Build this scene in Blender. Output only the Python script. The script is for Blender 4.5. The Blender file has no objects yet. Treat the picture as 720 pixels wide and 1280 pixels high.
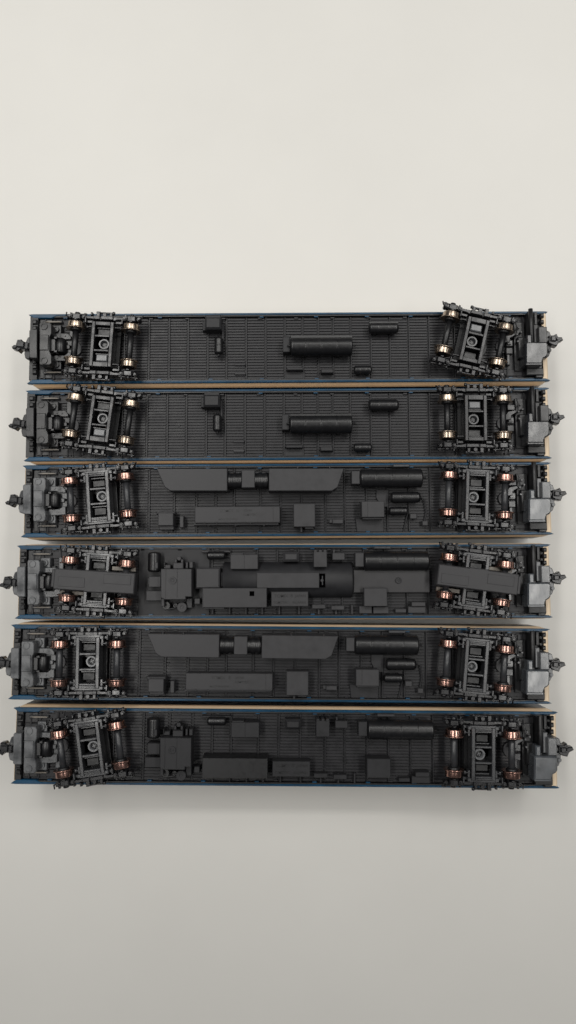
import bpy, math
from mathutils import Vector, Matrix

SC = bpy.context.scene
COL = SC.collection
MM = 0.001
rad = math.radians

# ------------------------------------------------------------------ camera
TILT = rad(5.15)
F_PX = 940.0                 # focal length in photo pixels (720 x 1280)
CAM = Vector((0.0, -18.1, 219.0))     # millimetres
RIM = 18.0                   # height of the upturned coach rims above the table
cd = bpy.data.cameras.new('camera')
cam = bpy.data.objects.new('camera', cd)
COL.objects.link(cam)
cam.location = CAM * MM
cam.rotation_euler = (TILT, 0, 0)
cd.sensor_fit = 'VERTICAL'
cd.sensor_height = 36.0
cd.lens = 36.0 * F_PX / 1280.0
cd.clip_start = 0.01
cd.clip_end = 50.0
SC.camera = cam

# ------------------------------------------------------------------ light
w = bpy.data.worlds.new('World'); SC.world = w; w.use_nodes = True
bg = w.node_tree.nodes['Background']
bg.inputs[0].default_value = (0.93, 0.96, 1.0, 1)
bg.inputs[1].default_value = 0.06
SC.view_settings.view_transform = 'Standard'
SC.view_settings.look = 'None'
SC.view_settings.exposure = 0.0
SC.view_settings.gamma = 1.0

def area_lamp(x, y, z, sx, sy, power, col=(1.0, 0.965, 0.91)):
    d = bpy.data.lights.new('tube_and_added_strip', 'AREA')
    d.shape = 'RECTANGLE'; d.size = sx; d.size_y = sy
    d.energy = power; d.color = col
    o = bpy.data.objects.new('tube_and_added_strip', d); COL.objects.link(o)
    o.location = (x, y, z)
    o.rotation_euler = (0, 0, 0)
    return o
# a row of ceiling tubes running away from the viewer, strongest above the table's far half
for lx, p in ((-0.47, 0.46), (-0.14, 0.60), (0.19, 0.58), (0.56, 0.38)):
    t = area_lamp(lx, 0.105, 0.43, 0.045, 0.50, p, (1.0, 0.982, 0.945))
    t.data.spread = rad(130)
area_lamp(0.0, 0.20, 0.43, 0.80, 0.05, 0.52, (1.0, 0.985, 0.95)).data.spread = rad(130)  # added wide strip across the tubes, for a lengthwise highlight on the tanks

# ------------------------------------------------------------------ materials
def mat(name, col, rough=0.5, metal=0.0, spec=0.5, noise=0.0, nscale=900, bump=0.0, bscale=6000, rvar=0.0):
    m = bpy.data.materials.new(name); m.use_nodes = True
    nt = m.node_tree; b = nt.nodes['Principled BSDF']
    b.inputs['Base Color'].default_value = (*col, 1)
    b.inputs['Roughness'].default_value = rough
    b.inputs['Metallic'].default_value = metal
    b.inputs['Specular IOR Level'].default_value = spec
    tc = nt.nodes.new('ShaderNodeTexCoord')
    if noise or rvar:
        n = nt.nodes.new('ShaderNodeTexNoise'); n.inputs['Scale'].default_value = nscale
        n.inputs['Detail'].default_value = 5; n.inputs['Roughness'].default_value = 0.6
        nt.links.new(tc.outputs['Object'], n.inputs['Vector'])
        if noise:
            r = nt.nodes.new('ShaderNodeMapRange')
            r.inputs['From Min'].default_value = 0.3; r.inputs['From Max'].default_value = 0.7
            r.inputs['To Min'].default_value = 1 - noise; r.inputs['To Max'].default_value = 1 + noise
            nt.links.new(n.outputs['Fac'], r.inputs['Value'])
            mx = nt.nodes.new('ShaderNodeVectorMath'); mx.operation = 'SCALE'
            mx.inputs[0].default_value = col
            nt.links.new(r.outputs[0], mx.inputs['Scale'])
            nt.links.new(mx.outputs[0], b.inputs['Base Color'])
        if rvar:
            r = nt.nodes.new('ShaderNodeMapRange')
            r.inputs['From Min'].default_value = 0.3; r.inputs['From Max'].default_value = 0.7
            r.inputs['To Min'].default_value = rough - rvar; r.inputs['To Max'].default_value = rough + rvar
            nt.links.new(n.outputs['Fac'], r.inputs['Value'])
            nt.links.new(r.outputs[0], b.inputs['Roughness'])
    if bump:
        n2 = nt.nodes.new('ShaderNodeTexNoise'); n2.inputs['Scale'].default_value = bscale
        n2.inputs['Detail'].default_value = 3
        nt.links.new(tc.outputs['Object'], n2.inputs['Vector'])
        bp = nt.nodes.new('ShaderNodeBump'); bp.inputs['Strength'].default_value = bump
        bp.inputs['Distance'].default_value = 0.00005
        nt.links.new(n2.outputs['Fac'], bp.inputs['Height'])
        nt.links.new(bp.outputs[0], b.inputs['Normal'])
    return m
M_DECK = mat('moulded_black_plastic', (0.0185, 0.0182, 0.0205), 0.42, spec=0.32, noise=0.25, nscale=350, bump=0.25, rvar=0.08)
M_BLACK = mat('black_plastic_and_shade', (0.006, 0.006, 0.007), 0.42, noise=0.2, rvar=0.08)  # real black parts, also painted shade under bogies and around coupler mounts
M_BOX = mat('charcoal_plastic', (0.038, 0.0375, 0.040), 0.46, spec=0.3, noise=0.14, nscale=400, bump=0.2, rvar=0.06)
M_MID = mat('soft_charcoal_plastic', (0.030, 0.029, 0.031), 0.45, spec=0.35, noise=0.18, nscale=400, bump=0.2, rvar=0.06)
M_BOXD = mat('dark_charcoal_plastic', (0.020, 0.020, 0.022), 0.5, spec=0.3, noise=0.2, nscale=400, bump=0.2, rvar=0.06)
M_TANK = mat('satin_black_plastic', (0.008, 0.008, 0.009), 0.34, noise=0.2, rvar=0.05)
M_BOGIE = mat('bogie_plastic', (0.0095, 0.0095, 0.011), 0.27, spec=0.42, noise=0.25, nscale=500, rvar=0.1)
M_GREY = mat('mottled_grey_plastic', (0.085, 0.088, 0.093), 0.26, noise=0.35, nscale=260, bump=0.12, bscale=900, rvar=0.12)  # grey mottled by noise
M_GREYD = mat('soft_grey_plastic', (0.030, 0.031, 0.034), 0.28, noise=0.3, nscale=300, bump=0.12, bscale=900, rvar=0.1)
M_DARKG = mat('dark_mottled_plastic', (0.012, 0.012, 0.013), 0.36, noise=0.35, nscale=260, bump=0.12, bscale=900, rvar=0.12)  # near-black mottled by noise
M_VOID = mat('painted_recess_dark', (0.001, 0.001, 0.001), 0.9, spec=0.0)  # puts the dark of uncut openings into the colour
M_SHINYD = mat('glossy_black_plastic', (0.012, 0.013, 0.016), 0.24, noise=0.4, nscale=180, bump=0.35, bscale=400, rvar=0.1)
M_SHINY = mat('glossy_dark_grey_plastic', (0.06, 0.066, 0.074), 0.22, noise=0.4, nscale=180, bump=0.35, bscale=400, rvar=0.1)
M_BLUE = mat('blue_paint', (0.005, 0.044, 0.092), 0.32, spec=0.3, noise=0.3, nscale=250)
M_NAVY = mat('navy_paint', (0.012, 0.024, 0.055), 0.35)
M_CREAM = mat('cream_paint', (0.74, 0.59, 0.42), 0.45, spec=0.3, noise=0.06, nscale=200)
M_COPPER = mat('coppery_metal', (0.44, 0.26, 0.215), 0.24, metal=1.0, rvar=0.05)
M_BRASS = mat('nickel_bronze_metal', (0.42, 0.34, 0.27), 0.27, metal=1.0, rvar=0.05)
M_STEEL = mat('contact_strip_metal', (0.16, 0.14, 0.115), 0.45, metal=0.0)
M_ROOF = mat('grey_roof_paint', (0.25, 0.26, 0.28), 0.5)

# ------------------------------------------------------------------ mesh builder (millimetres)
class MB:
    def __init__(s): s.v = []; s.f = []; s.sm = []; s.mi = []
    def add(s, vs, fs, smooth=False, mi=0):
        o = len(s.v); s.v += [tuple(p) for p in vs]
        for f in fs:
            s.f.append([i + o for i in f]); s.sm.append(smooth); s.mi.append(mi)
    def prism(s, pts, z0, z1, c=0.0, mi=0):
        a = sum(pts[i][0]*pts[(i+1) % len(pts)][1] - pts[(i+1) % len(pts)][0]*pts[i][1] for i in range(len(pts)))
        if a < 0: pts = list(reversed(pts))
        n = len(pts)
        def inset(c):
            out = []
            for i in range(n):
                p0 = Vector(pts[i-1]); p1 = Vector(pts[i]); p2 = Vector(pts[(i+1) % n])
                d1 = (p1-p0).normalized(); d2 = (p2-p1).normalized()
                n1 = Vector((-d1.y, d1.x)); n2 = Vector((-d2.y, d2.x))
                b = (n1+n2); k = c / max(0.3, (1 + n1.dot(n2)) / 1.0)
                out.append(p1 + b*k)
            return out
        rings = [[(p[0], p[1], z0) for p in pts]]
        if c > 0:
            rings.append([(p[0], p[1], z1-c) for p in pts])
            rings.append([(p[0], p[1], z1) for p in inset(c)])
        else:
            rings.append([(p[0], p[1], z1) for p in pts])
        vs = [p for r in rings for p in r]; fs = []
        for k in range(len(rings)-1):
            for i in range(n):
                j = (i+1) % n
                fs.append((k*n+i, k*n+j, (k+1)*n+j, (k+1)*n+i))
        fs.append([(len(rings)-1)*n+i for i in range(n)])
        fs.append([n-1-i for i in range(n)])
        s.add(vs, fs, mi=mi); return s
    def box(s, x0, x1, y0, y1, z0, z1, c=0.12, mi=0):
        if x0 > x1: x0, x1 = x1, x0
        if y0 > y1: y0, y1 = y1, y0
        c = min(c, (x1-x0)*0.35, (y1-y0)*0.35, (z1-z0)*0.5)
        return s.prism([(x0, y0), (x1, y0), (x1, y1), (x0, y1)], z0, z1, c, mi)
    def lathe(s, cen, axis, prof, n=28, mi=0, arc=None):
        cx, cy, cz = cen; k = len(prof); vs = []
        for (t, r) in prof:
            for i in range(n):
                a = 2*math.pi*i/n; u = r*math.cos(a); w_ = r*math.sin(a)
                if axis == 'x': vs.append((cx+t, cy+u, cz+w_))
                elif axis == 'y': vs.append((cx+w_, cy+t, cz+u))
                else: vs.append((cx+u, cy+w_, cz+t))
        for j in range(k-1):
            fl = []
            for i in range(n):
                i2 = (i+1) % n
                fl.append((j*n+i, j*n+i2, (j+1)*n+i2, (j+1)*n+i))
            flat = abs(prof[j][0]-prof[j+1][0]) < 1e-6
            off = len(s.v) if j == 0 else base
            if j == 0:
                base = len(s.v); s.v += vs
            for f in fl:
                s.f.append([q+base for q in f]); s.sm.append(not flat); s.mi.append(mi)
        s.f.append([base+i for i in range(n)]); s.sm.append(False); s.mi.append(mi)
        s.f.append([base+(k-1)*n+i for i in range(n)]); s.sm.append(False); s.mi.append(mi)
        return s
    def cyl(s, cen, axis, h, r, n=24, c=0.08, mi=0):
        return s.lathe(cen, axis, [(-h/2, r-c), (-h/2+c*0.9, r-c*0.1), (-h/2+c, r), (h/2-c, r), (h/2-c*0.9, r-c*0.1), (h/2, r-c)], n, mi)
    def ring(s, x, y, z0, z1, ro, ri, n=20, mi=0, dp=0.35):
        return s.lathe((x, y, 0), 'z', [(z0, ro), (z1-0.05, ro), (z1, ro-0.06), (z1, ri), (z1-dp, ri)], n, mi)
    def bar(s, p, q, wd, z0, z1, c=0.05, mi=0):
        p = Vector(p); q = Vector(q); d = (q-p).normalized(); nn = Vector((-d.y, d.x))*wd/2
        return s.prism([tuple(p-nn), tuple(q-nn), tuple(q+nn), tuple(p+nn)], z0, z1, c, mi)
    def wire(s, pts, r, n=8, mi=0):
        for a, b in zip(pts[:-1], pts[1:]):
            a = Vector(a); b = Vector(b); d = (b-a)
            if d.length < 1e-6: continue
            q = d.to_track_quat('Z', 'Y'); vs = []
            for e in (a, b):
                for i in range(n):
                    t = 2*math.pi*i/n
                    vs.append(tuple(e + q @ Vector((r*math.cos(t), r*math.sin(t), 0))))
            fs = [(i, (i+1) % n, n+(i+1) % n, n+i) for i in range(n)]
            s.add(vs, fs, True, mi)
            s.add(vs, [list(range(n))[::-1], [n+i for i in range(n)]], False, mi)
        return s
    def build(s, name, mats, parent=None, loc=(0, 0, 0), rz=0.0):
        me = bpy.data.meshes.new(name)
        me.from_pydata([(a*MM, b*MM, c*MM) for a, b, c in s.v], [], s.f)
        if not isinstance(mats, (list, tuple)): mats = [mats]
        for m in mats: me.materials.append(m)
        me.polygons.foreach_set('use_smooth', s.sm)
        me.polygons.foreach_set('material_index', s.mi)
        import bmesh
        bm = bmesh.new(); bm.from_mesh(me)
        bmesh.ops.recalc_face_normals(bm, faces=bm.faces); bm.to_mesh(me); bm.free()
        me.update()
        o = bpy.data.objects.new(name, me); COL.objects.link(o)
        o.location = Vector(loc)*MM; o.rotation_euler = (0, 0, rz)
        if parent: o.parent = parent
        return o

# ------------------------------------------------------------------ photo pixel -> real position on a plane of height z
def P(px, py, z):
    dx = (px-360.0)/F_PX; dy = -(py-640.0)/F_PX; dz = -1.0
    c, s_ = math.cos(TILT), math.sin(TILT)
    d = Vector((dx, dy*c - dz*s_, dy*s_ + dz*c))
    k = (z-CAM.z)/d.z
    return CAM + d*k

# ------------------------------------------------------------------ table
tb = MB(); tb.add([(-900, -900, 0), (900, -900, 0), (900, 900, 0), (-900, 900, 0)], [(0, 1, 2, 3)])
M_TABLE = mat('off_white_laminate', (0.675, 0.663, 0.63), 0.45, noise=0.02, nscale=18, bump=0.12, bscale=2500, spec=0.35)
table = tb.build('table_top', M_TABLE); table['kind'] = 'structure'

# ------------------------------------------------------------------ coach frames of reference, measured on their rims
#        left end, right end, upper rim (left, right), lower rim (left, right)
RIMS = [(36, 686, 391, 388, 481, 476.5), (32.5, 687.5, 487, 484.5, 577, 572.5), (28.5, 690, 581.5, 579, 671.5, 666.5),
        (22, 688.5, 681, 680, 774, 772), (13, 688.5, 780, 785.5, 874.5, 880), (16.5, 698, 884.5, 890, 979.5, 985.5)]
class Frame:
    def __init__(s, r):
        xl, xr, ul, ur, ll, lr = r
        a = P(xl, (ul+ll)/2, RIM); b = P(xr, (ur+lr)/2, RIM)
        s.o = (a+b)/2; s.yaw = math.atan2(b.y-a.y, b.x-a.x); s.len = (b-a).length
    def loc(s, px, py, z):
        d = P(px, py, z)-s.o; c, q = math.cos(-s.yaw), math.sin(-s.yaw)
        return (d.x*c-d.y*q, d.x*q+d.y*c)
    def rect(s, x0, y0, x1, y1, z):
        ym = (y0+y1)/2; xm = (x0+x1)/2
        return (s.loc(x0, ym, z)[0], s.loc(x1, ym, z)[0], s.loc(xm, y1, z)[1], s.loc(xm, y0, z)[1])
FR = [Frame(r) for r in RIMS]
for i, f in enumerate(FR): print('coach', i+1, 'len', round(f.len, 1), 'y', round(f.o.y, 1), 'yaw', round(math.degrees(f.yaw), 2))
HL, HW = 71.0, 9.75          # half length, half width at the rim
DK = 16.9                    # deck height

# ------------------------------------------------------------------ shell, skirts, deck
def ring_pts(hl, hw, r, bow, n=6):
    pts = []
    for (sx, sy, a0) in ((1, 1, 0), (-1, 1, 90), (-1, -1, 180), (1, -1, 270)):
        for i in range(n+1):
            a = rad(a0 + 90*i/n)
            pts.append((sx*(hl-r) + r*math.cos(a), sy*(hw-r) + r*math.sin(a)))
    out = []
    for x, y in pts:
        k = max(0.0, 1-(y/hw)**2)
        out.append((x + (bow*k if x > 0 else -bow*k), y))
    return out
def make_shell(root):
    b = MB(); layers = [(17.9, HL-0.6, HW-0.22, 0.5, 0.0), (17.2, HL-0.1, HW+0.02, 0.9, 0.2), (15.6, HL, HW+0.34, 1.6, 0.3), (14.2, HL, HW+0.45, 2.0, 0.4), (14.15, HL, HW+0.42, 2.0, 0.4),
              (7, HL, HW+0.42, 2.0, 0.4), (6.95, HL, HW+0.45, 2.0, 0.4), (3.6, HL-0.1, HW+0.3, 2.0, 0.3), (1.6, HL-0.6, HW-1.2, 2.0, 0.2), (0.5, HL-1.5, HW-3.4, 2.0, 0.0), (0.0, HL-2.5, HW-6.0, 2.0, 0.0)]
    mats = [0, 0, 0, 1, 1, 0, 0, 2, 2, 2]
    R_ = [[(x, y, z) for x, y in ring_pts(hl, hw, r, bow)] for z, hl, hw, r, bow in layers]
    n = len(R_[0])
    for k in range(len(R_)-1):
        b.add(R_[k]+R_[k+1], [(i, (i+1) % n, n+(i+1) % n, n+i) for i in range(n)], k > 6, mats[k])
    b.add(R_[-1], [list(range(n))], False, 2)
    inner = [(x, y, 17.9) for x, y in ring_pts(HL-1.5, HW-0.9, 0.4, 0.0)]
    low = [(x, y, 15.8) for x, y, z in inner]
    for i in range(n):
        j = (i+1) % n; q = [R_[0][i], R_[0][j], inner[j], inner[i]]
        xm = abs(sum(v[0] for v in q)/4)
        b.add(q, [(0, 1, 2, 3)], False, 0 if xm > HL-1.9 else 3)
    b.add(inner+low, [(i, (i+1) % n, n+(i+1) % n, n+i) for i in range(n)], False, 3)
    o = b.build('body_shell', [M_CREAM, M_NAVY, M_ROOF, M_BLACK], root)
    for sy in (1, -1):
        k = MB()
        def yy(v): return sy*v
        # long blue sill, slightly wider and pointed beneath the cab doors
        pts = [(-HL-0.5, HW-0.12), (-HL+0.9, HW-1.15), (-HL+6.0, HW-1.15), (-HL+7.2, HW-0.56), (HL-7.0, HW-0.56), (HL-5.8, HW-0.7), (HL-0.9, HW-0.7), (HL+0.3, HW-0.12), (HL-0.6, HW+0.02), (-HL+0.6, HW+0.02)]
        k.prism([(x, yy(y)) for x, y in pts], 16.4, 18.05, 0.16)
        # fine lip running along the top of the sill, broken where the doors are
        for a, e in ((-HL+8, -52), (-50.5, -30), (-29, -4), (-3, 18), (19.5, 44), (46, HL-8)):
            k.box(a, e, yy(HW-0.55), yy(HW-0.3), 18.0, 18.16, 0.04)
        for a in (-62, -49, -36, -22, -8, 7, 21, 33, 47, 60):
            k.box(a, a+1.1, yy(HW-1.2), yy(HW-0.78), 16.6, 17.75, 0.05)
        k.build('blue_sill', M_BLUE, root)

BAT = [186.6, 211.7, 235.4, 260, 283.4, 308, 332.3, 356.3, 378.5, 398, 416.5, 438.4, 463.5, 487.2, 511, 536]
def make_deck(root, kind):
    b = MB()
    xi, yi = HL-1.55, HW-0.95
    b.box(-xi, xi, -yi, yi, 15.0, DK-0.3, 0.02)
    if kind == 'A':
        bats = [FR[0].loc(p, 434, DK)[0] for p in BAT]
    else:
        bats = [FR[2].loc(p, 650, DK)[0] for p in (186.5, 218, 246, 270, 293, 326, 351, 377, 407, 431, 458, 484, 511, 538)]
    bats = [-58.5, -52.5, -45.2] + bats + [45.5, 52.5, 58.8]
    # boards between the battens, each a row of raised ribs with grooves
    nr = 22; p = 2*(yi-0.15)/nr
    edges = [-xi+7.5] + [e for e in bats] + [xi-9.0]
    edges = sorted(e for e in edges if -xi+7.4 < e < xi-8.9)
    for a, e in zip(edges[:-1], edges[1:]):
        if e-a < 0.8: continue
        for r in range(nr):
            y0 = -yi+0.15+r*p
            b.box(a+0.24, e-0.40, y0+0.12, y0+p-0.12, DK-0.3, DK+0.04, 0.05)
    for x in bats:
        b.box(x-0.06, x+0.24, -yi+0.1, yi-0.1, DK-0.3, DK+0.38, 0.05)
    if kind != 'A':                                    # long lengthwise pipe line moulded along the frame
        b.box(-43, 43, 2.2, 2.35, DK, DK+0.14, 0.03)
        b.box(-43, 40, -7.75, -7.6, DK, DK+0.14, 0.03)
    # plain plates under couplers
    for s in (-1, 1):
        b.box(s*(xi-0.4), s*(xi-6.9), -yi+0.4, yi-0.4, DK-0.3, DK-0.05, 0.05)
        b.box(s*(xi-2.3), s*(xi-2.75), -yi+0.3, yi-0.3, DK-0.1, DK+0.7, 0.1)
        for y in (-7.2, 7.2):
            b.box(s*(xi-3.2), s*(xi-14), y-0.9, y+0.9, DK-0.3, DK+0.2, 0.08)
            for q in (5, 9.5, 13): b.box(s*(xi-q), s*(xi-q-0.25), y-1.2, y+1.2, DK-0.2, DK+0.55, 0.05)
    # small holes' collars
    for px, py in ((226, 437), (497, 434)):
        x, y = FR[0].loc(px, py, DK); b.ring(x, y, DK-0.2, DK+0.14, 0.32, 0.16, 12)
    # scribed door stops and steps along both edges
    for x in range(-40, 41, 10):
        b.box(x+1.5, x+2.6, yi-0.55, yi-0.1, DK-0.1, DK+0.45, 0.06); b.box(x-3, x-2, -yi+0.1, -yi+0.5, DK-0.1, DK+0.4, 0.06)
    o = b.build('underframe', M_DECK, root)
    # bogie wells: turntable discs
    for s in (-1, 1):
        t = MB(); t.lathe((s*51.3, 0, 0), 'z', [(DK-0.1, 3.2), (DK+0.5, 3.2), (DK+0.6, 3.0), (DK+0.6, 1.8), (19.5, 1.6)], 32)
        t.ring(s*58.7, 0, DK-0.2, DK+0.75, 1.9, 1.45, 28)
        t.build('bogie_pivot', M_DECK, root)

# ------------------------------------------------------------------ bogies (parts of a coach)
AXZ = 22.4
def make_bogie(root, fr, pts, kind, flip, cover=False, metal=M_BRASS):
    (ux, uy), (lx, ly), (vx, vy), (wx, wy) = pts
    zc = 24.0
    A = fr.loc(ux, uy, zc); B = fr.loc(lx, ly, zc); C = fr.loc(vx, vy, zc); D = fr.loc(wx, wy, zc)
    cx = (A[0]+B[0]+C[0]+D[0])/4; cy = (A[1]+B[1]+C[1]+D[1])/4
    yaw = math.atan2((C[1]+D[1]-A[1]-B[1])/2, (C[0]+D[0]-A[0]-B[0])/2)
    yaw2 = yaw + (math.pi if flip else 0)
    b = MB()
    if kind == 'A': X0, X1, Y0, Y1, sc = -2.85, 3.05, -6.3, 6.0, -0.35
    else: X0, X1, Y0, Y1, sc = -3.0, 3.1, -6.7, 6.4, -0.55
    zt = 23.1
    wb = 0.95
    b.box(X0, X0+wb, Y0, Y1, 19.2, zt, 0.14); b.box(X1-wb, X1, Y0, Y1, 19.2, zt, 0.14)
    for y0, y1 in ((Y0+0.0, Y0+1.0), (-2.65, -2.1), (1.3, 1.85), (Y1-1.3, Y1)):
        b.box(X0+wb, X1-wb, y0, y1, 19.4, zt-0.08, 0.1)
    b.box(X0+0.2, X1-0.2, Y0+0.2, Y1-0.2, 18.2, 18.9, 0.05, mi=1)  # black base paints the dark inside the frame windows
    b.box(X0-1.0, X1+1.0, -5.0, 5.0, 18.0, 18.6, 0.05, mi=1)  # black box added as the shade in the gaps beside the frame
    b.box(X0+wb-0.05, X1-wb+0.05, -2.2, 1.4, 18.6, 19.5, 0.05, mi=1)  # black fill painted in as shade of the middle window
    # gusset lips inside each window
    for y in (Y0+1.25, 2.1): b.box(X0+wb+0.2, X1-wb-0.2, y, y+0.3, 19.3, 21.8, 0.05)
    if kind == 'A':
        pad = MB(); pad.box(X0+wb+0.35, X1-wb-0.6, 2.5, 4.4, 19.4, 22.4, 0.25); b.box(X0+wb+0.35, X1-wb-0.35, -4.9, -3.0, 19.4, 21.2, 0.15, mi=1)  # lower pad black, the window's shade put into its colour
    else:
        b.box(X0+wb+0.5, X1-wb-0.5, 2.5, 4.5, 19.4, 21.4, 0.2, mi=1); b.box(X0+wb+0.5, X1-wb-0.5, -4.8, -3.1, 19.4, 21.2, 0.15, mi=1)
        for x in (X0-0.45, X1+0.45):
            for y in (Y0+0.1, Y1-0.1):
                sy = 1 if y > 0 else -1
                b.box(x-0.5, x+0.5, y-0.45, y+0.45, 20.4, 22.9, 0.12)
                b.box(x-0.3, x+0.3, y-sy*2.2, y-sy*0.4, 20.4, 22.2, 0.1)
        b.box(X0-0.4, X1+0.4, Y0-0.5, Y0+0.15, 20.6, 22.8, 0.1); b.box(X0-0.4, X1+0.4, Y1-0.1, Y1+0.5, 20.6, 22.8, 0.1)
        b.bar((X0+0.9, Y0+0.45), (X1-0.9, Y0+0.45), 0.5, 22.6, zt+0.3, 0.15)
        b.bar((X0+0.9, Y1-0.65), (X1-0.9, Y1-0.65), 0.5, 22.6, zt+0.3, 0.15)
    # arms reaching to both axles, outside the wheels, and brake hangers
    for sx in (-1, 1):
        for y in (-6.5, 6.4):
            b.box(sx*3.0, sx*5.2, y-0.35, y+0.35, 20.6, 21.9, 0.1)
            b.box(sx*4.7, sx*5.1, y-0.9, y+0.6, 20.4, 22.9, 0.1)
        b.cyl((sx*4.5, 5.0, 22.0), 'y', 0.9, 0.35, 10); b.cyl((sx*4.5, -5.0, 22.0), 'y', 0.9, 0.35, 10)
        b.box(sx*2.9, sx*4.6, 4.85, 5.15, 21.5, 22.3, 0.08); b.box(sx*2.9, sx*4.6, -5.15, -4.85, 21.5, 22.3, 0.08)
    bog = b.build('bogie', [M_BOGIE if kind == 'A' else M_GREYD, M_BLACK], root, (cx, cy, 0), yaw2)
    if kind == 'A': pad.build('bolster_pad', M_GREY, bog)  # grey puts the light caught by the pad's angle into its colour
    s_ = MB(); z0 = 20.0
    s_.ring(sc if kind == 'A' else -0.75, -0.4, 19.2, 22.2, 1.42, 1.0, 26, dp=2.6)
    s_.cyl((sc if kind == 'A' else -0.75, -0.4, 20.0), 'z', 2.4, 0.74, 18, mi=1)
    x_, y_ = (sc if kind == 'A' else -0.75), -0.4
    s_.bar((x_-0.5, y_-0.2), (x_+0.5, y_+0.2), 0.2, 21.0, 21.4, 0.02); s_.bar((x_-0.2, y_+0.5), (x_+0.2, y_-0.5), 0.2, 21.0, 21.41, 0.02)
    s_.build('pivot_screw', [M_GREY if kind == 'B' else M_GREYD, M_BLACK], bog)
    # side frames
    for sy in (1, -1):
        s_ = MB()
        Y = lambda v: sy*v
        s_.box(-9.6, 9.6, Y(7.3), Y(7.9), 20.0, 21.2, 0.15, mi=1)  # lower bar black, the under-shadow put into its colour
        s_.prism([(-6.2, Y(7.2)), (-3.5, Y(7.2)), (-2.6, Y(6.9)), (2.6, Y(6.9)), (3.5, Y(7.2)), (6.2, Y(7.2)), (5.6, Y(8.0)), (-5.6, Y(8.0))], 20.8, 22.2, 0.15)
        for sx in (-1, 1):
            x = sx*7.4
            s_.box(x-1.15, x+1.15, Y(6.65), Y(8.2), 20.3, 23.1, 0.25)                    # axle box
            s_.cyl((x, Y(8.35), 21.9), 'y', 0.9, 0.75, 16)                               # axle cap
            s_.box(x-0.45, x+0.45, Y(6.3), Y(6.8), 22.0, 23.5, 0.15)
            for dx in (-1.9, 1.9):
                s_.cyl((x+dx, Y(7.55), 21.6), 'z', 2.0, 0.58, 14)
                s_.cyl((x+dx, Y(7.55), 22.75), 'z', 0.4, 0.36, 12)
                s_.box(x+dx-0.25, x+dx+0.25, Y(8.0), Y(8.9), 20.8, 21.7, 0.1)
            s_.bar((x-2.6, Y(8.5)), (x+2.6, Y(8.1)), 0.3, 21.7, 22.1, 0.08)
            s_.wire([(x+sx*1.8, Y(7.0), 22.6), (x+sx*2.7, Y(7.6), 23.0), (x+sx*2.9, Y(8.6), 22.2)], 0.2)
        s_.box(-2.4, 0.9, Y(7.0), Y(8.0), 20.8, 22.7, 0.15); s_.box(1.15, 2.9, Y(7.0), Y(8.0), 20.8, 22.6, 0.15)
        s_.box(-2.0, -1.2, Y(8.0), Y(9.2), 20.6, 22.0, 0.12); s_.box(1.3, 2.3, Y(7.9), Y(9.35), 20.6, 22.2, 0.12)
        s_.box(-2.5, 2.2, Y(8.95), Y(9.35), 20.9, 21.8, 0.1)
        s_.cyl((-2.2, Y(9.2), 21.4), 'y', 0.7, 0.42, 12); s_.cyl((0.1, Y(8.5), 21.4), 'z', 1.6, 0.55, 14)
        s_.box(3.3, 3.8, Y(8.2), Y(9.0), 20.7, 22.4, 0.1)
        s_.build('side_frame', [M_BOGIE, M_BLACK], bog)
    for sx in (-1, 1):
        x = sx*7.4
        a = MB()
        a.lathe((x, 0, AXZ), 'y', [(-7.2, 0.12), (-6.2, 0.35), (-6.1, 0.35), (-4.0, 0.42), (-3.8, 0.84), (3.8, 0.84), (4.0, 0.42), (6.1, 0.35), (6.2, 0.35), (7.2, 0.12)], 20)
        a.build('axle', M_TANK if kind == 'A' else M_GREYD, bog)
        for sy in (-1, 1):
            wl = MB()
            prof = [(4.0, 0.9), (4.0, 2.54), (4.1, 2.62), (4.22, 2.62), (4.32, 2.3), (4.36, 2.22), (4.4, 2.2), (4.6, 2.2), (5.68, 2.15), (5.78, 2.13), (5.86, 2.03), (5.86, 1.6), (5.65, 1.5), (5.65, 0.5)]
            wl.lathe((x, 0, AXZ), 'y', [(sy*t, r) for t, r in prof], 40)
            wl.build('wheel', metal, bog)
            h = MB(); h.lathe((x, 0, AXZ), 'y', [(sy*3.5, 1.3), (sy*3.8, 1.5), (sy*5.6, 1.35), (sy*5.75, 0.8), (sy*6.3, 0.45)], 20)
            h.build('wheel_hub', M_BLACK, bog)
    if cover:
        g = MB(); sf = -1 if flip else 1
        g.prism([(-10.4, -2.6), (10.2, -2.6), (10.4, -2.2), (10.4, 2.5), (10.1, 2.8), (2.6, 2.8), (2.6, 3.0), (-2.6, 3.0), (-2.6, 2.8), (-10.4, 2.8)], 21.6, 25.4, 0.25)
        g.box(-9.4, -2.4, -1.9, 0.5, 25.2, 25.52, 0.06); g.box(2.4, 9.2, -0.6, 1.9, 25.2, 25.52, 0.06)
        g.box(10.3, 11.3, -2.3, 2.3, 21.4, 24.6, 0.2)
        g.build('gear_cover', M_BOX, bog)
        st = MB(); st.box(3.2, 9.6, 3.1, 4.0, 21.0, 21.5, 0.05); st.box(-9.6, -3.4, -4.0, -3.0, 21.0, 21.5, 0.05)
        st.build('contact_strip', M_STEEL, bog)
    return bog

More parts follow.
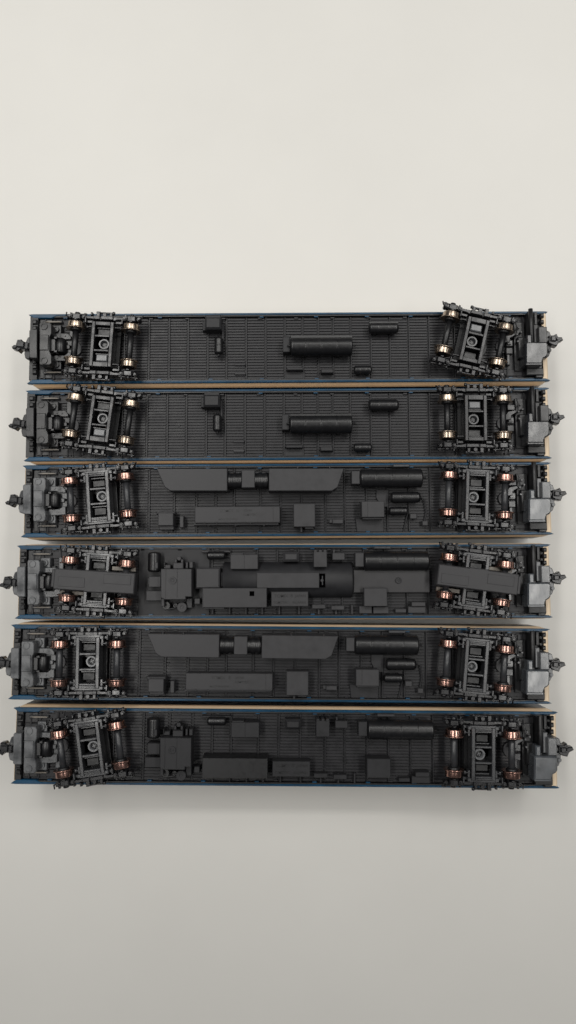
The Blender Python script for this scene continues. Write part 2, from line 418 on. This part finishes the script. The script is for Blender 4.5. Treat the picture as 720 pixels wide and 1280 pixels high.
# ------------------------------------------------------------------ couplers and end gear, measured on the third coach
def end_gear(root, tone, bent=0.0):
    f = FR[2]
    ML = {'dark': M_DARKG, 'grey': M_GREY}[tone]; MS = M_SHINYD if tone == 'dark' else M_SHINY; MK = M_DARKG if tone == 'dark' else M_GREYD
    def bx(b, x0, y0, x1, y1, zt, zb=DK-0.1, c=0.15):
        X0, X1, Y0, Y1 = f.rect(x0, y0, x1, y1, zt); b.box(X0, X1, Y0, Y1, zb, zt, c)
    def pr(b, pts, zt, zb, c=0.12):
        b.prism([f.loc(x, y, zt) for x, y in pts], zb, zt, c)
    # left end
    b = MB(); bx(b, 56, 607, 76, 643, 17.55, 16.4, 0.1); bx(b, 42.5, 588, 58, 600, 17.3, 16.4, 0.1); bx(b, 42.5, 652, 58, 664, 17.3, 16.4, 0.1); b.build('end_black_plate', M_BLACK, root)  # black plates added as the dark gaps around the mount
    b = MB()
    pr(b, [(41.5, 599), (42.5, 597), (55, 597), (57, 600), (57, 611), (54.5, 616), (54.5, 634), (57, 640), (57, 650), (54, 652), (42.5, 652), (41.5, 650)], 22.6, 18.6, 0.16)
    for y in (602, 646.5):
        X, Y = f.loc(47.5, y, 22.6); b.ring(X, Y, 22.3, 22.85, 0.95, 0.7, 20)
    bx(b, 41.5, 613, 53, 633, 22.85, 22.0)
    mount = b.build('coupler_mount', ML, root)
    b = MB()
    pr(b, [(28.5, 607), (30, 605.5), (38.6, 605.5), (38.6, 642.5), (30, 642.5), (28.5, 641)], 22.1, 18.0, 0.14)
    b.build('buffer_plate', ML, mount)
    b = MB()
    bx(b, 53, 617, 62, 633, 21.4, 18.0)
    X, Y = f.loc(67, 625, 21.0); b.cyl((X, Y, 19.8), 'y', 3.6, 1.5, 24)
    for y in (616, 633.5): bx(b, 60, y-1.5, 64, y+1.5, 22.0, 19, 0.1)
    b.build('spring_housing', M_TANK, mount)
    b = MB()
    for (yc, s) in ((602.5, 1), (648, -1)):
        bx(b, 57.5, yc-6, 69.5, yc+6, 18.8); X, Y = f.loc(62.7, yc, 18.8); b.ring(X, Y, 18.5, 19.4, 0.95, 0.6, 18)
    pr(b, [(58, 608), (78, 608), (82, 612), (82, 616), (74, 616), (70, 614), (60, 614)], 19.7, DK-0.1)
    pr(b, [(56, 644), (61, 636.5), (74, 636.5), (78, 633), (82, 633), (82, 643), (72, 644)], 19.7, DK-0.1)
    bx(b, 72, 616, 84, 624, 18.9); bx(b, 72, 626, 84, 634, 18.7); bx(b, 75, 622.5, 80.5, 628, 19.3)
    bx(b, 80, 596, 86, 615, 18.4); bx(b, 80, 634, 86, 652, 18.4)
    b.wire([(*f.loc(56, 636, 20), 20.4), (*f.loc(62, 634, 20), 20.6)], 0.2)
    for x, y in ((68, 611), (74, 611.5), (64, 640), (72, 640)):
        X, Y = f.loc(x, y, 19.7); b.cyl((X, Y, 19.75), 'z', 0.3, 0.28, 10, 0.04)
    b.build('coupler_bracket', ML, root)
    for y in (592, 657.5):
        b = MB(); bx(b, 47, y-1.6, 71, y+1.6, 18.1); b.build('step_rail', MK, root)
        b = MB(); pr(b, [(48, y-0.2), (54, y-1.1), (68, y-0.9), (70, y+0.4), (54, y+0.8)], 18.45, 18.0, 0.03); b.build('contact_strip', M_STEEL, root)
    b = MB()
    for y in (592, 600, 650, 657): bx(b, 32.5, y-3, 38.5, y+3, 18.6, 16.2, 0.3)
    bx(b, 29.2 if tone == 'dark' else 31.0, 585, 39.5, 667, 17.98, 16.0, 0.1)
    for k in range(5): bx(b, 32.5, 644+k*3.4, 37.5, 645.6+k*3.4, 18.9, 16.2, 0.1)
    b.build('end_step', M_BLACK, root)
    # knuckle coupler, left
    X, Y = f.loc(25, 626, 21)
    k = MB()
    k.prism([(0.6, -3.3), (0.9, -3.0), (0.9, 3.0), (0.6, 3.3), (-0.4, 2.7), (-0.7, 1.6), (-0.7, -1.9), (-0.3, -3.0)], 18.4, 20.0, 0.2)
    k.build('draft_plate', ML, mount, (X, Y, 0), bent)
    k = MB()
    k.prism([(0.6, 0.9), (0.6, -0.9), (-1.4, -1.0), (-1.9, -1.7), (-2.9, -1.2), (-3.6, -1.1), (-3.9, -0.5), (-2.9, -0.1), (-2.6, 1.5), (-1.5, 1.7), (-1.1, 1.2)], 18.9, 21.3, 0.22)
    k.box(-2.3, -0.4, -0.6, 0.9, 21.2, 21.9, 0.2); k.cyl((-2.9, -0.6, 21.2), 'z', 1.2, 0.45, 12)
    k.box(-0.2, 1.5, -0.6, 0.6, 19.4, 20.9, 0.1)
    k.build('coupler', M_BOGIE, root, (X, Y, 0), bent)
    # right end
    b = MB()
    pr(b, [(661, 624), (663, 622.5), (687, 622.5), (689.5, 624.5), (689.5, 639), (687.5, 642), (684, 644), (682.5, 648), (682.5, 651), (661, 651)], 23.0, 18.2, 0.35)
    bx(b, 661.5, 650, 682, 652.3, 22.8, 18.6, 0.1)
    bx(b, 662.5, 612, 669, 624, 22.0, 18.2, 0.3)
    blk = b.build('coupler_housing', MS, root)
    b = MB(); bx(b, 677.5, 602, 688.5, 623, 22.2, 18.2, 0.2); bx(b, 671.5, 598, 676.8, 622, 20.8, 18.2, 0.15); b.build('housing_top', ML, blk)
    b = MB(); bx(b, 662, 653, 684, 662, 19.4, 17.0, 0.2); bx(b, 674, 661, 683, 665, 19.0, 16.5); b.build('housing_foot', M_BLACK, blk)
    b = MB()
    X, Y0_ = f.loc(668.5, 577, 22); Yb = f.loc(668.5, 621, 22)[1]
    b.cyl((X, (Y0_+Yb)/2, 21.0), 'y', abs(Y0_-Yb), 0.62, 18); b.box(X-0.55, X+0.55, Yb-0.5, Y0_-0.5, 17, 20.8, 0.1)
    b.build('brake_rod', M_BLACK, blk)
    b = MB()
    for y in (584, 592, 600, 607): bx(b, 679.5, y-2.6, 684.5, y+2.6, 19.0, 16.2, 0.3)
    bx(b, 677, 586, 685, 664, 17.3, 16.0, 0.1)
    bx(b, 671.5, 580, 676, 597, 19.2, 16.2, 0.2)
    b.build('end_step', M_BLACK, root)
    b = MB()
    bx(b, 636, 600, 645.5, 607, 18.8); pr(b, [(632, 616), (637, 609), (646, 607), (648, 610), (641, 614), (641, 619), (632, 620)], 19.4, DK-0.1)
    bx(b, 636, 616, 644.5, 624, 18.6); bx(b, 636, 626, 644.5, 634, 18.9); bx(b, 638, 619.5, 642.5, 622, 19.1, 18, 0.05)
    bx(b, 637, 634, 641, 648, 18.4)
    for x, y in ((650, 609), (652, 600), (655, 606), (651, 618)):
        X, Y = f.loc(x, y, 19); b.cyl((X, Y, 18.3), 'z', 1.8, 0.32, 12)
    b.wire([(*f.loc(648, 592, 19), 18.6), (*f.loc(650, 601, 19), 19.0), (*f.loc(649, 612, 19), 18.6)], 0.18)
    b.build('coupler_bracket', MK, root)
    b = MB(); bx(b, 646, 592, 660, 655, 17.7, 16.4, 0.1); bx(b, 651, 612, 660, 640, 18.9, 17, 0.3); b.build('end_black_plate', M_BLACK, root)
    X, Y = f.loc(691.5, 622, 21)
    k = MB()
    k.prism([(-0.6, -3.9), (0.2, -3.3), (0.7, -2.0), (0.8, 2.3), (0.3, 3.5), (-0.6, 3.9)], 18.4, 20.0, 0.2)
    k.cyl((0.2, -1.8, 20.1), 'z', 1.0, 0.5, 14)
    k.build('draft_plate', ML, blk, (X, Y, 0), bent*0.5)
    X, Y = f.loc(694, 617.5, 21)
    k = MB()
    k.prism([(-0.8, 1.0), (-0.8, -1.0), (0.2, -1.5), (1.5, -1.7), (1.9, -0.6), (3.1, 0.1), (2.7, 0.9), (1.7, 0.8), (1.2, 1.7), (0.5, 1.2)], 18.9, 21.2, 0.2)
    k.box(-0.4, 1.0, -0.6, 0.7, 21.1, 21.8, 0.2); k.cyl((1.5, 0.2, 21.3), 'z', 1.0, 0.42, 12); k.box(-1.4, -0.4, -0.5, 0.5, 19.4, 20.8, 0.1)
    k.build('coupler', M_BOGIE, root, (X, Y, 0), bent)

# ------------------------------------------------------------------ underfloor gear helpers
def gear(root, f):
    class G: pass
    g = G()
    def box(name, x0, y0, x1, y1, zt, m=M_BOX, extra=None, zb=DK-0.1, c=0.14):
        b = MB(); X0, X1, Y0, Y1 = f.rect(x0, y0, x1, y1, zt); b.box(X0, X1, Y0, Y1, zb, zt, c)
        if extra: extra(b, X0, X1, Y0, Y1, zt)
        return b.build(name, m, root)
    def tank(name, x0, y0, x1, y1, zc, r, m=M_TANK, axis='x', nubs=False, bands=0, dome=0.35, flange=False):
        zt = zc+r*0.6
        X0, X1, Y0, Y1 = f.rect(x0, y0, x1, y1, zt); b = MB()
        if axis == 'x':
            h = X1-X0; cx, cy = (X0+X1)/2, (Y0+Y1)/2
        else:
            h = Y1-Y0; cx, cy = (X0+X1)/2, (Y0+Y1)/2
        d = dome*r
        prof = [(-h/2, r*0.55), (-h/2+d*0.3, r*0.8), (-h/2+d, r*0.97), (-h/2+d*1.3, r), (-h/2+d*1.3+0.3, r)]
        if bands:
            for k in range(bands):
                t = -h/2 + h*(k+1)/(bands+1)
                prof += [(t-0.3, r), (t-0.13, r), (t-0.1, r*1.013), (t+0.1, r*1.013), (t+0.13, r), (t+0.3, r)]
        prof += [(h/2-d*1.3-0.3, r), (h/2-d*1.3, r), (h/2-d, r*0.97), (h/2-d*0.3, r*0.8), (h/2, r*0.55)]
        b.lathe((cx, cy, zc), axis, prof, 40)
        if nubs:
            if axis == 'x':
                b.cyl((cx, cy, zc+0.7), 'x', h+1.7, 0.24, 10)
            else:
                b.cyl((cx, cy, zc+0.1), 'y', h+1.3, 0.3, 10)
        if axis == 'x':                                  # saddles
            for t in (-0.28, 0.28):
                b.box(cx+h*t-0.35, cx+h*t+0.35, cy-r*0.95, cy+r*0.95, DK-0.1, zc, 0.05)
        else:
            b.box(cx-r*0.8, cx+r*0.8, cy-0.5, cy+0.5, DK-0.1, zc, 0.05)
        if flange:
            b.box(X0+0.1, X1-0.1, cy+r*0.62, cy+r*0.99, zc+0.3, zc+r*0.66, 0.08)
        return b.build(name, m, root)
    def poly(name, pts, zt, m=M_BOX, zb=DK-0.1, c=0.14, extra=None):
        b = MB(); b.prism([f.loc(x, y, zt) for x, y in pts], zb, zt, c)
        if extra: extra(b)
        return b.build(name, m, root)
    g.box, g.tank, g.poly, g.f = box, tank, poly, f
    return g

def text(root, s, f, px, py, z, size, parent=None):
    c = bpy.data.curves.new('lettering', 'FONT'); c.body = s; c.size = size*MM; c.extrude = 0.04*MM; c.offset = 0.02*size*MM; c.align_x = 'CENTER'; c.align_y = 'CENTER'
    t = bpy.data.objects.new('lettering_src', c); COL.objects.link(t)
    dg = bpy.context.evaluated_depsgraph_get(); me = bpy.data.meshes.new_from_object(t.evaluated_get(dg))
    bpy.data.objects.remove(t); me.materials.clear(); me.materials.append(M_BLACK)
    o = bpy.data.objects.new('lettering', me); COL.objects.link(o)
    x, y = f.loc(px, py, z); o.location = Vector((x, y, z+0.02))*MM; o.parent = parent or root
    return o

def rail(y0s, y1s):
    pass

def gear_A(root, second):
    g = gear(root, FR[0])
    def ex(b, X0, X1, Y0, Y1, zt):
        b.box(X0+0.1, X1-0.1, Y1-0.2, Y1+0.7, DK, zt-0.5, 0.2)
        b.box(X0-0.9, X0+0.1, Y0+0.4, Y1-0.2, DK-0.1, zt-2.6, 0.1); b.box(X1-0.1, X1+0.5, Y0-2.6, Y1-0.8, DK-0.1, zt-3.2, 0.1)
    g.box('equipment_box', 256, 396, 276.5, 411, 21.2, M_BOXD, ex, c=0.5)
    g.tank('reservoir', 267.5, 421, 279, 442, 19.2, 1.2, axis='y', nubs=True, bands=1)
    for i, (x, y) in enumerate(((300, 455.5), (300, 467))):
        g.box('tie_bar', 293.5, y-1.2, 306.5, y+1.2, 17.5, M_BOX if (second and i) else M_DECK, c=0.05)
    g.box('tank_bracket', 353.5, 421, 362.5, 440, 20.2, M_BOXD)
    g.tank('water_tank', 363, 419, 441, 443, 19.9, 2.6, nubs=True, bands=3, flange=True, dome=0.1)
    def lip(b, X0, X1, Y0, Y1, zt):
        b.box(X0-0.3, X1+0.5, max(Y0-3.2, -8.6), Y0+0.1, DK-0.1, DK+0.3, 0.06)
    g.box('small_box', 358.5, 459, 379, 462.5, 19.2, M_BOXD, lip)
    g.box('small_box', 401.5, 461, 416.5, 466, 19.6, M_BOXD, lip)
    g.tank('air_reservoir', 442.5, 457, 465, 466, 18.9, 1.12, nubs=False, bands=2)
    g.tank('air_reservoir', 461, 402, 498.5, 415.5, 19.3, 1.5, bands=2, flange=not second)

def gear_B(root):
    f = FR[2]; g = gear(root, f)
    def tick(b, xs, y):
        for x in xs:
            X, Y = f.loc(x, y, 22.6); b.box(X-0.12, X+0.12, Y-0.1, Y+0.4, 20, 22.9, 0.03)
    g.poly('side_skirt', [(195.5, 585.5), (284, 585.5), (284, 613.5), (213, 613.5), (206, 609)], 22.6, M_BOX, extra=lambda b: tick(b, (215, 240), 585.5))
    g.poly('side_skirt', [(336, 585.5), (430, 585.5), (422, 609), (415, 613.5), (336, 613.5)], 22.6, M_BOX, extra=lambda b: tick(b, (372, 412), 585.5))
    b = MB(); X0, Y = f.loc(284, 600, 21.5); X1, _ = f.loc(336, 600, 21.5)
    prof = []; n = 26
    for i in range(n+1):
        prof.append((X0+(X1-X0)*i/n, 2.25 if i % 4 in (0, 1) else 2.05))
    b.lathe((0, Y, 19.6), 'x', prof, 32); b.build('drive_housing', M_TANK, root)
    g.box('cover_plate', 302, 587.5, 318.5, 609.5, 22.5, M_BOX)
    g.box('equipment_box', 197.5, 641, 216.5, 657, 21.4, M_BOX, lambda b, a, e, c, d, z: (b.box(a+0.1, e-0.1, c-1.0, c+0.1, DK, z-1.6, 0.15), b.box(a-0.6, e+0.3, d-0.3, d+0.4, DK, z-0.8, 0.2)))
    g.box('small_box', 224.5, 645, 229.5, 659.5, 19.8, M_BOX)
    def lb(b, a, e, c, d, z):
        b.box(a-0.4, e-0.4, c-0.55, c+0.05, DK, z-1.2, 0.1)
        for px in (260.5, 294.7, 330):
            X, Y = f.loc(px, 656.5, 19.5); b.cyl((X, Y, 18.8), 'z', 2.0, 0.36, 12)
        for px in (256, 271, 313):
            X, Y = f.loc(px, 653, 21.5); b.box(X-0.15, X+0.15, Y-0.3, Y+0.1, 20, z+0.1, 0.03)
        X, Y = f.loc(341.5, 643, 21.5); b.box(X-0.08, X+0.08, c+0.3, d-0.3, z-0.1, z+0.08, 0.02)
        b.box(a+0.1, e-0.1, c+0.05, c+0.3, z-0.1, z+0.1, 0.04)
    lbx = g.box('battery_box', 243.5, 633, 350, 653.5, 21.6, M_BOX, lb)
    return g, lbx
def gear_B2(root, g, lbx):
    f = FR[2]
    for s, x, y, sz in (('TOMIX', 283, 638.5, 1.15), ('8', 297, 638.5, 1.15), ('JAPAN', 310, 638, 0.75), ('TOMYTEC', 312, 643.5, 0.8), ('MADE IN JAPAN', 285, 649, 0.7)):
        text(root, s, f, x, y, 21.6, sz, lbx)
    g.box('equipment_box', 367, 629.5, 394, 658.5, 21.6, M_BOX, lambda b, a, e, c, d, z: (b.box(a+1.8, a+2.3, c-1.2, c, DK, z-2, 0.05), b.box(a+3.0, e-0.4, c-0.5, c, DK, z-1, 0.1)))
    g.box('small_box', 415.5, 649, 429, 654.5, 18.9, M_BOX, lambda b, a, e, c, d, z: b.box(a-0.8, a+0.4, c+0.2, d, DK, z-0.5, 0.1))
    g.box('equipment_box', 452, 626.5, 480.5, 646.5, 21.2, M_BOX, lambda b, a, e, c, d, z: (b.box(a+0.3, e-0.3, c-0.5, c, DK, z-1, 0.1), b.box(a+1.55, a+1.7, c+0.1, d-0.1, z-0.05, z+0.09, 0.02)))
    g.box('tank_bracket', 439.5, 588.5, 450, 605, 21.2, M_BOX)
    g.tank('fuel_tank', 450, 585.5, 529, 608.5, 19.9, 2.5, nubs=True, bands=3, dome=0.12)
    g.box('clamp_plate', 491.5, 580.3, 512, 583.6, 20.0, M_GREYD)
    g.tank('air_reservoir', 488.5, 615, 526, 627.5, 19.2, 1.45, bands=2)
    g.tank('air_reservoir', 486.5, 634, 510, 643, 18.9, 1.1, bands=2)
    g.box('valve_box', 512.5, 642, 521, 648.5, 19.0, M_BOX); g.box('valve_box', 528, 651, 535, 657, 18.6, M_BOX)
    b = MB(); b.wire([(*f.loc(526, 622, 18), 17.8), (*f.loc(531, 624, 18), 17.8), (*f.loc(533, 640, 18), 17.6), (*f.loc(531, 651, 18), 17.5)], 0.2)
    b.wire([(*f.loc(510, 640, 18), 17.7), (*f.loc(507, 655, 18), 17.3), (*f.loc(505, 664, 18), 17.3)], 0.2)
    b.build('air_pipe', M_BOXD, root)
    g.poly('mounting_plate', [(444, 648), (468, 648), (472, 640), (480, 640), (480, 665), (446, 665)], 17.35, M_DECK)
    g.poly('mounting_plate', [(470, 612), (486, 612), (486, 634), (476, 634), (470, 622)], 17.35, M_DECK)

def gear_C(root, motor):
    f = FR[3]; g = gear(root, f)
    bm = M_BOX if motor else M_BOXD
    bl = M_BOX if motor else M_BOXD
    if motor:
        g.box('floor_plate', 173, 683, 262, 770, 17.35, M_BOXD, c=0.08)
        b = MB(); X0, Y = f.loc(278, 725, 20.5); X1, _ = f.loc(441.5, 725, 20.5)
        b.lathe((0, Y, 16.0), 'x', [(X0, 4.6), (X0+0.2, 4.9), (X1-0.3, 4.9), (X1, 4.7)], 64)
        mh = b.build('motor_hump', M_BOXD, root)
        g.box('motor_cover', 321, 716, 399, 735, 21.4, M_BOX, c=0.1)
        b = MB(); X, Y = f.loc(403, 725.5, 21); b.box(X-0.75, X+0.75, Y-1.8, Y+1.8, 20, 21.05, 0.1); b.build('vent', M_VOID, mh)
        b = MB(); b.cyl((X-0.1, Y, 21.1), 'z', 0.2, 0.4, 12, 0.03); b.box(X-0.15, X+0.15, Y-1.2, Y+1.2, 21.0, 21.15, 0.03); b.build('screw', M_BOX, mh)
        g.box('drive_cover', 244, 709.5, 275, 736, 19.8, M_BOX, c=0.4); g.box('drive_cover', 276.5, 715.5, 317, 733, 20.4, M_BOX, c=0.5)
        g.box('floor_plate', 441.5, 712, 537.5, 741, 19.4, M_MID, c=0.2)
        b = MB(); X, Y = f.loc(498, 725.5, 19.5); b.ring(X, Y, 19.2, 19.7, 0.85, 0.55, 20); b.cyl((X, Y, 19.4), 'z', 0.3, 0.3, 12); b.build('screw_boss', M_BOXD, root)
    g.tank('reservoir', 185, 690, 199.5, 715, 19.5, 1.7, m=M_TANK, axis='y', dome=0.2)
    g.box('gearbox', 185.8, 720.5, 201, 734, 20.2, bm, lambda b, a, e, c, d, z: b.box(a-0.4, a+0.1, c+0.6, d-0.4, DK, z-0.8, 0.1))
    g.box('bracket_plate', 182.5, 738.5, 202, 751, 19.2, bm)
    def eng(b, X0, X1, Y0, Y1, z):
        for px in (207, 221.5):
            X, _ = f.loc(px, 730, z); b.box(X-0.08, X+0.08, Y0+0.2, Y1-0.2, z-0.1, z+0.1, 0.02)
        X, Y = f.loc(216, 725.6, z); b.ring(X, Y, z-0.2, z+0.25, 0.95, 0.62, 22); b.cyl((X, Y, z), 'z', 0.3, 0.35, 14)
        b.box(X0+0.2, X0+1.0, Y1, Y1+1.6, 18, z-1.5, 0.1)
    e = g.poly('engine_block', [(201, 711), (239.5, 711), (239.5, 746), (232, 746), (232, 749.5), (206, 749.5), (201, 747)], 22.8, bm, extra=lambda b: eng(b, f.loc(201, 0, 22.8)[0], f.loc(239.5, 0, 22.8)[0], f.loc(0, 749, 22.8)[1], f.loc(0, 711, 22.8)[1], 22.8))
    b = MB()
    def bb(x0, y0, x1, y1, zt, c=0.12):
        X0, X1, Y0, Y1 = f.rect(x0, y0, x1, y1, zt); b.box(X0, X1, Y0, Y1, DK-0.1, zt, c)
    bb(216.5, 703.5, 229, 711, 21.6); bb(218, 699, 221, 704, 20.5); bb(226, 699, 229, 704, 20.5); bb(232, 702.5, 235, 710.5, 20.8); bb(236.5, 702, 241, 710, 21.2)
    bb(205, 706, 213, 711, 20.2); bb(204.8, 703, 206, 708, 20.8); bb(201.5, 748, 205.5, 758, 21.0)
    bb(243, 748, 250, 755, 20.4); bb(233, 748, 240, 760, 19.4)
    X, Y = f.loc(223.7, 698, 20.5); b.cyl((X, Y, 19.2), 'z', 2.6, 0.55, 16)
    b.build('engine_fitting', bm, e)
    b = MB(); X, Y = f.loc(227.5, 759, 20); b.lathe((X, Y, 0), 'z', [(DK, 1.3), (20.2, 1.3), (20.4, 1.2), (20.4, 0.5), (20.2, 0.4)], 28); b.build('pulley', bm, e)
    b = MB(); X, Y = f.loc(207.5, 757, 20); b.ring(X, Y, DK, 19.8, 1.05, 0.6, 22); X, Y = f.loc(219, 757, 20); b.ring(X, Y, DK, 19.6, 0.6, 0.3, 16); b.build('pulley', M_BLACK, e)
    b = MB(); b.wire([(*f.loc(207, 762, 19), 19.5), (*f.loc(219, 760, 19), 19.8), (*f.loc(233, 750, 19), 19.6)], 0.2); b.build('hose', M_BLACK, e)
    g.tank('air_reservoir', 258.5, 690, 281.5, 698.5, 19.0, 1.1, bands=2)
    g.box('tank_bracket', 252, 688.5, 288, 690.5, 18.6, bm, c=0.08)
    g.box('equipment_box', 288, 693, 322.5, 711.5, 21.4, bm, lambda b, a, e, c, d, z: (b.box((a+e)/2-0.06, (a+e)/2+0.06, c+0.1, d-0.1, z-0.05, z+0.09, 0.02), b.box(a+0.2, (a+e)/2-0.4, d-0.1, d+0.3, DK, z-0.4, 0.05)))
    g.box('equipment_box', 354, 690, 373.5, 702, 20.6, bm, c=0.6)
    g.box('relay_box', 392, 689.5, 408.8, 709, 22.0, bm, lambda b, a, e, c, d, z: [b.box(a+q, a+q+0.8, d-0.1, d+0.45, DK, z-0.1, 0.08) for q in (0.1, 1.4, 2.6)])
    g.box('relay_box', 415.5, 691, 431, 700, 20.4, bm, lambda b, a, e, c, d, z: b.box(a+0.2, a+0.7, d, d+0.9, DK, z-0.6, 0.08))
    g.box('tank_bracket', 444, 691, 455, 708.5, 21.2, bm)
    g.tank('fuel_tank', 455, 689.5, 537, 713, 19.9, 2.5, nubs=True, bands=3, dome=0.12)
    g.box('clamp_plate', 467, 682.8, 488.5, 686, 20.0, M_GREYD if motor else M_BOX)
    g.box('equipment_box', 455, 735, 484, 758, 21.5, bm)
    if motor:
        g.box('small_box', 449, 757.5, 465, 767, 19.6, bm); g.box('small_box', 466.5, 758.5, 486, 767, 19.4, bm)
    g.box('small_box', 494, 761, 508, 766, 18.4, bm)
    g.box('small_box', 510, 758, 532.5, 766.5, 19.0, bm); g.box('small_box', 514.5, 752.5, 532, 758, 19.8, bm)
    lb = g.box('battery_box', 253, 735, 333.5, 759.5, 22.4, M_BOX if motor else M_BLACK, lambda b, a, e, c, d, z: (b.box(a+0.2, a+5.6, c-0.4, c+0.1, DK, z-1.0, 0.08), b.box(a+0.05, a+0.2, c, d, z-0.3, z+0.08, 0.02)))
    if motor:
        b = MB(); X0, X1, Y0, Y1 = f.rect(312, 739, 317.8, 745, 22.4); b.box(X0, X1, Y0, Y1, 22.3, 22.46, 0.01); b.build('socket', M_VOID, lb)  # hole drawn as a thin plate, its darkness is in the colour
    tb_ = g.box('nameplate_box', 339, 739.5, 385.4, 758, 21.2, bl)
    for s, x, y, sz in (('TOMIX', 351.5, 745, 1.15), ('8', 364.5, 745, 1.2), ('JAPAN', 375.5, 745, 1.0), ('TOMYTEC', 351, 753.2, 0.85), ('IN JAPAN', 374, 753.2, 0.85)):
        text(root, s, f, x, y, 21.2, sz, tb_)
    b = MB()
    for px in (265.7, 286.9, 307.4, 327.8, 349, 373.7, 398.5, 420, 440):
        X0, Y0 = f.loc(px, 758, 18.3); Y1 = f.loc(px, 768, 18.3)[1]; b.box(X0-0.22, X0+0.22, Y1, Y0+0.4, DK-0.1, 18.3, 0.08)
    b.build('hanger_bracket', bm, root)
    g.box('relay_box', 390, 755.5, 407, 761, 19.4, bm); g.box('relay_box', 414, 757, 430.5, 762.5, 19.4, bm)

# ------------------------------------------------------------------ assemble the six coaches
COACH = [
 ('A', 'dark', "topmost upturned model coach, sparse ribbed underfloor, its right bogie turned well askew", 0.10),
 ('A', 'dark', "second upturned model coach from the top, sparse underfloor, its right bogie standing straight", 0.06),
 ('B', 'grey', "third upturned model coach from the top, slanted side skirts, faint lettering on long box", 0.04),
 ('C', 'grey', "upturned motor coach with smooth grey gear covers across both bogies and a motor hump", 0.03),
 ('B', 'grey', "fifth upturned model coach from the top, slanted skirts, below the coach with gear covers", 0.12),
 ('C', 'grey', "bottommost upturned model coach, left bogie skewed and poking out over the open table", 0.05)]
BOG = [
 (((92, 404), (89, 451), (163.5, 407), (160, 455)), ((561.7, 392.5), (556.7, 437), (633.3, 408.3), (625, 453.3))),
 (((91, 495.6), (85.8, 541.8), (162, 503.8), (158, 550.5)), ((560.6, 497.6), (561.4, 542.6), (630, 497.6), (631, 544))),
 (((83.3, 600.8), (87.5, 648.3), (155, 594.7), (160.8, 642.5)), ((561.7, 593.2), (561.7, 640.7), (634.2, 596.9), (632.9, 643.9))),
 (((83, 699), (80.5, 748.4), (158.3, 703.8), (155.7, 753.1)), ((562.9, 696.7), (557.4, 743.9), (634.4, 705), (628.9, 754.3))),
 (((72.6, 804.3), (69.9, 855.7), (145, 804.3), (145, 855)), ((561.7, 804.3), (558.5, 853.9), (632.9, 810.9), (631.6, 861.5))),
 (((70, 918.5), (79, 967.9), (142.5, 906.7), (151.7, 957.3)), ((569.6, 916.7), (569.6, 967.9), (642.1, 919), (640.8, 969.5)))]
for i, (kind, tone, label, bent) in enumerate(COACH):
    f = FR[i]
    root = bpy.data.objects.new('railway_coach', None); COL.objects.link(root)
    root.empty_display_size = 0.01
    root.location = (f.o.x*MM, f.o.y*MM, 0); root.rotation_euler = (0, 0, f.yaw)
    root['label'] = label; root['category'] = 'model coach'; root['group'] = 'model railway coaches lying upside down in a row'
    make_shell(root); make_deck(root, 'A' if kind == 'A' else 'B')
    if kind == 'A': gear_A(root, i == 1)
    elif kind == 'B':
        g, lbx = gear_B(root); gear_B2(root, g, lbx)
    else: gear_C(root, i == 3)
    end_gear(root, tone, -bent)
    for k in range(2):
        make_bogie(root, f, BOG[i][k], 'A' if kind == 'A' else 'B', k == 0, cover=(i == 3), metal=M_BRASS if i < 2 else M_COPPER)
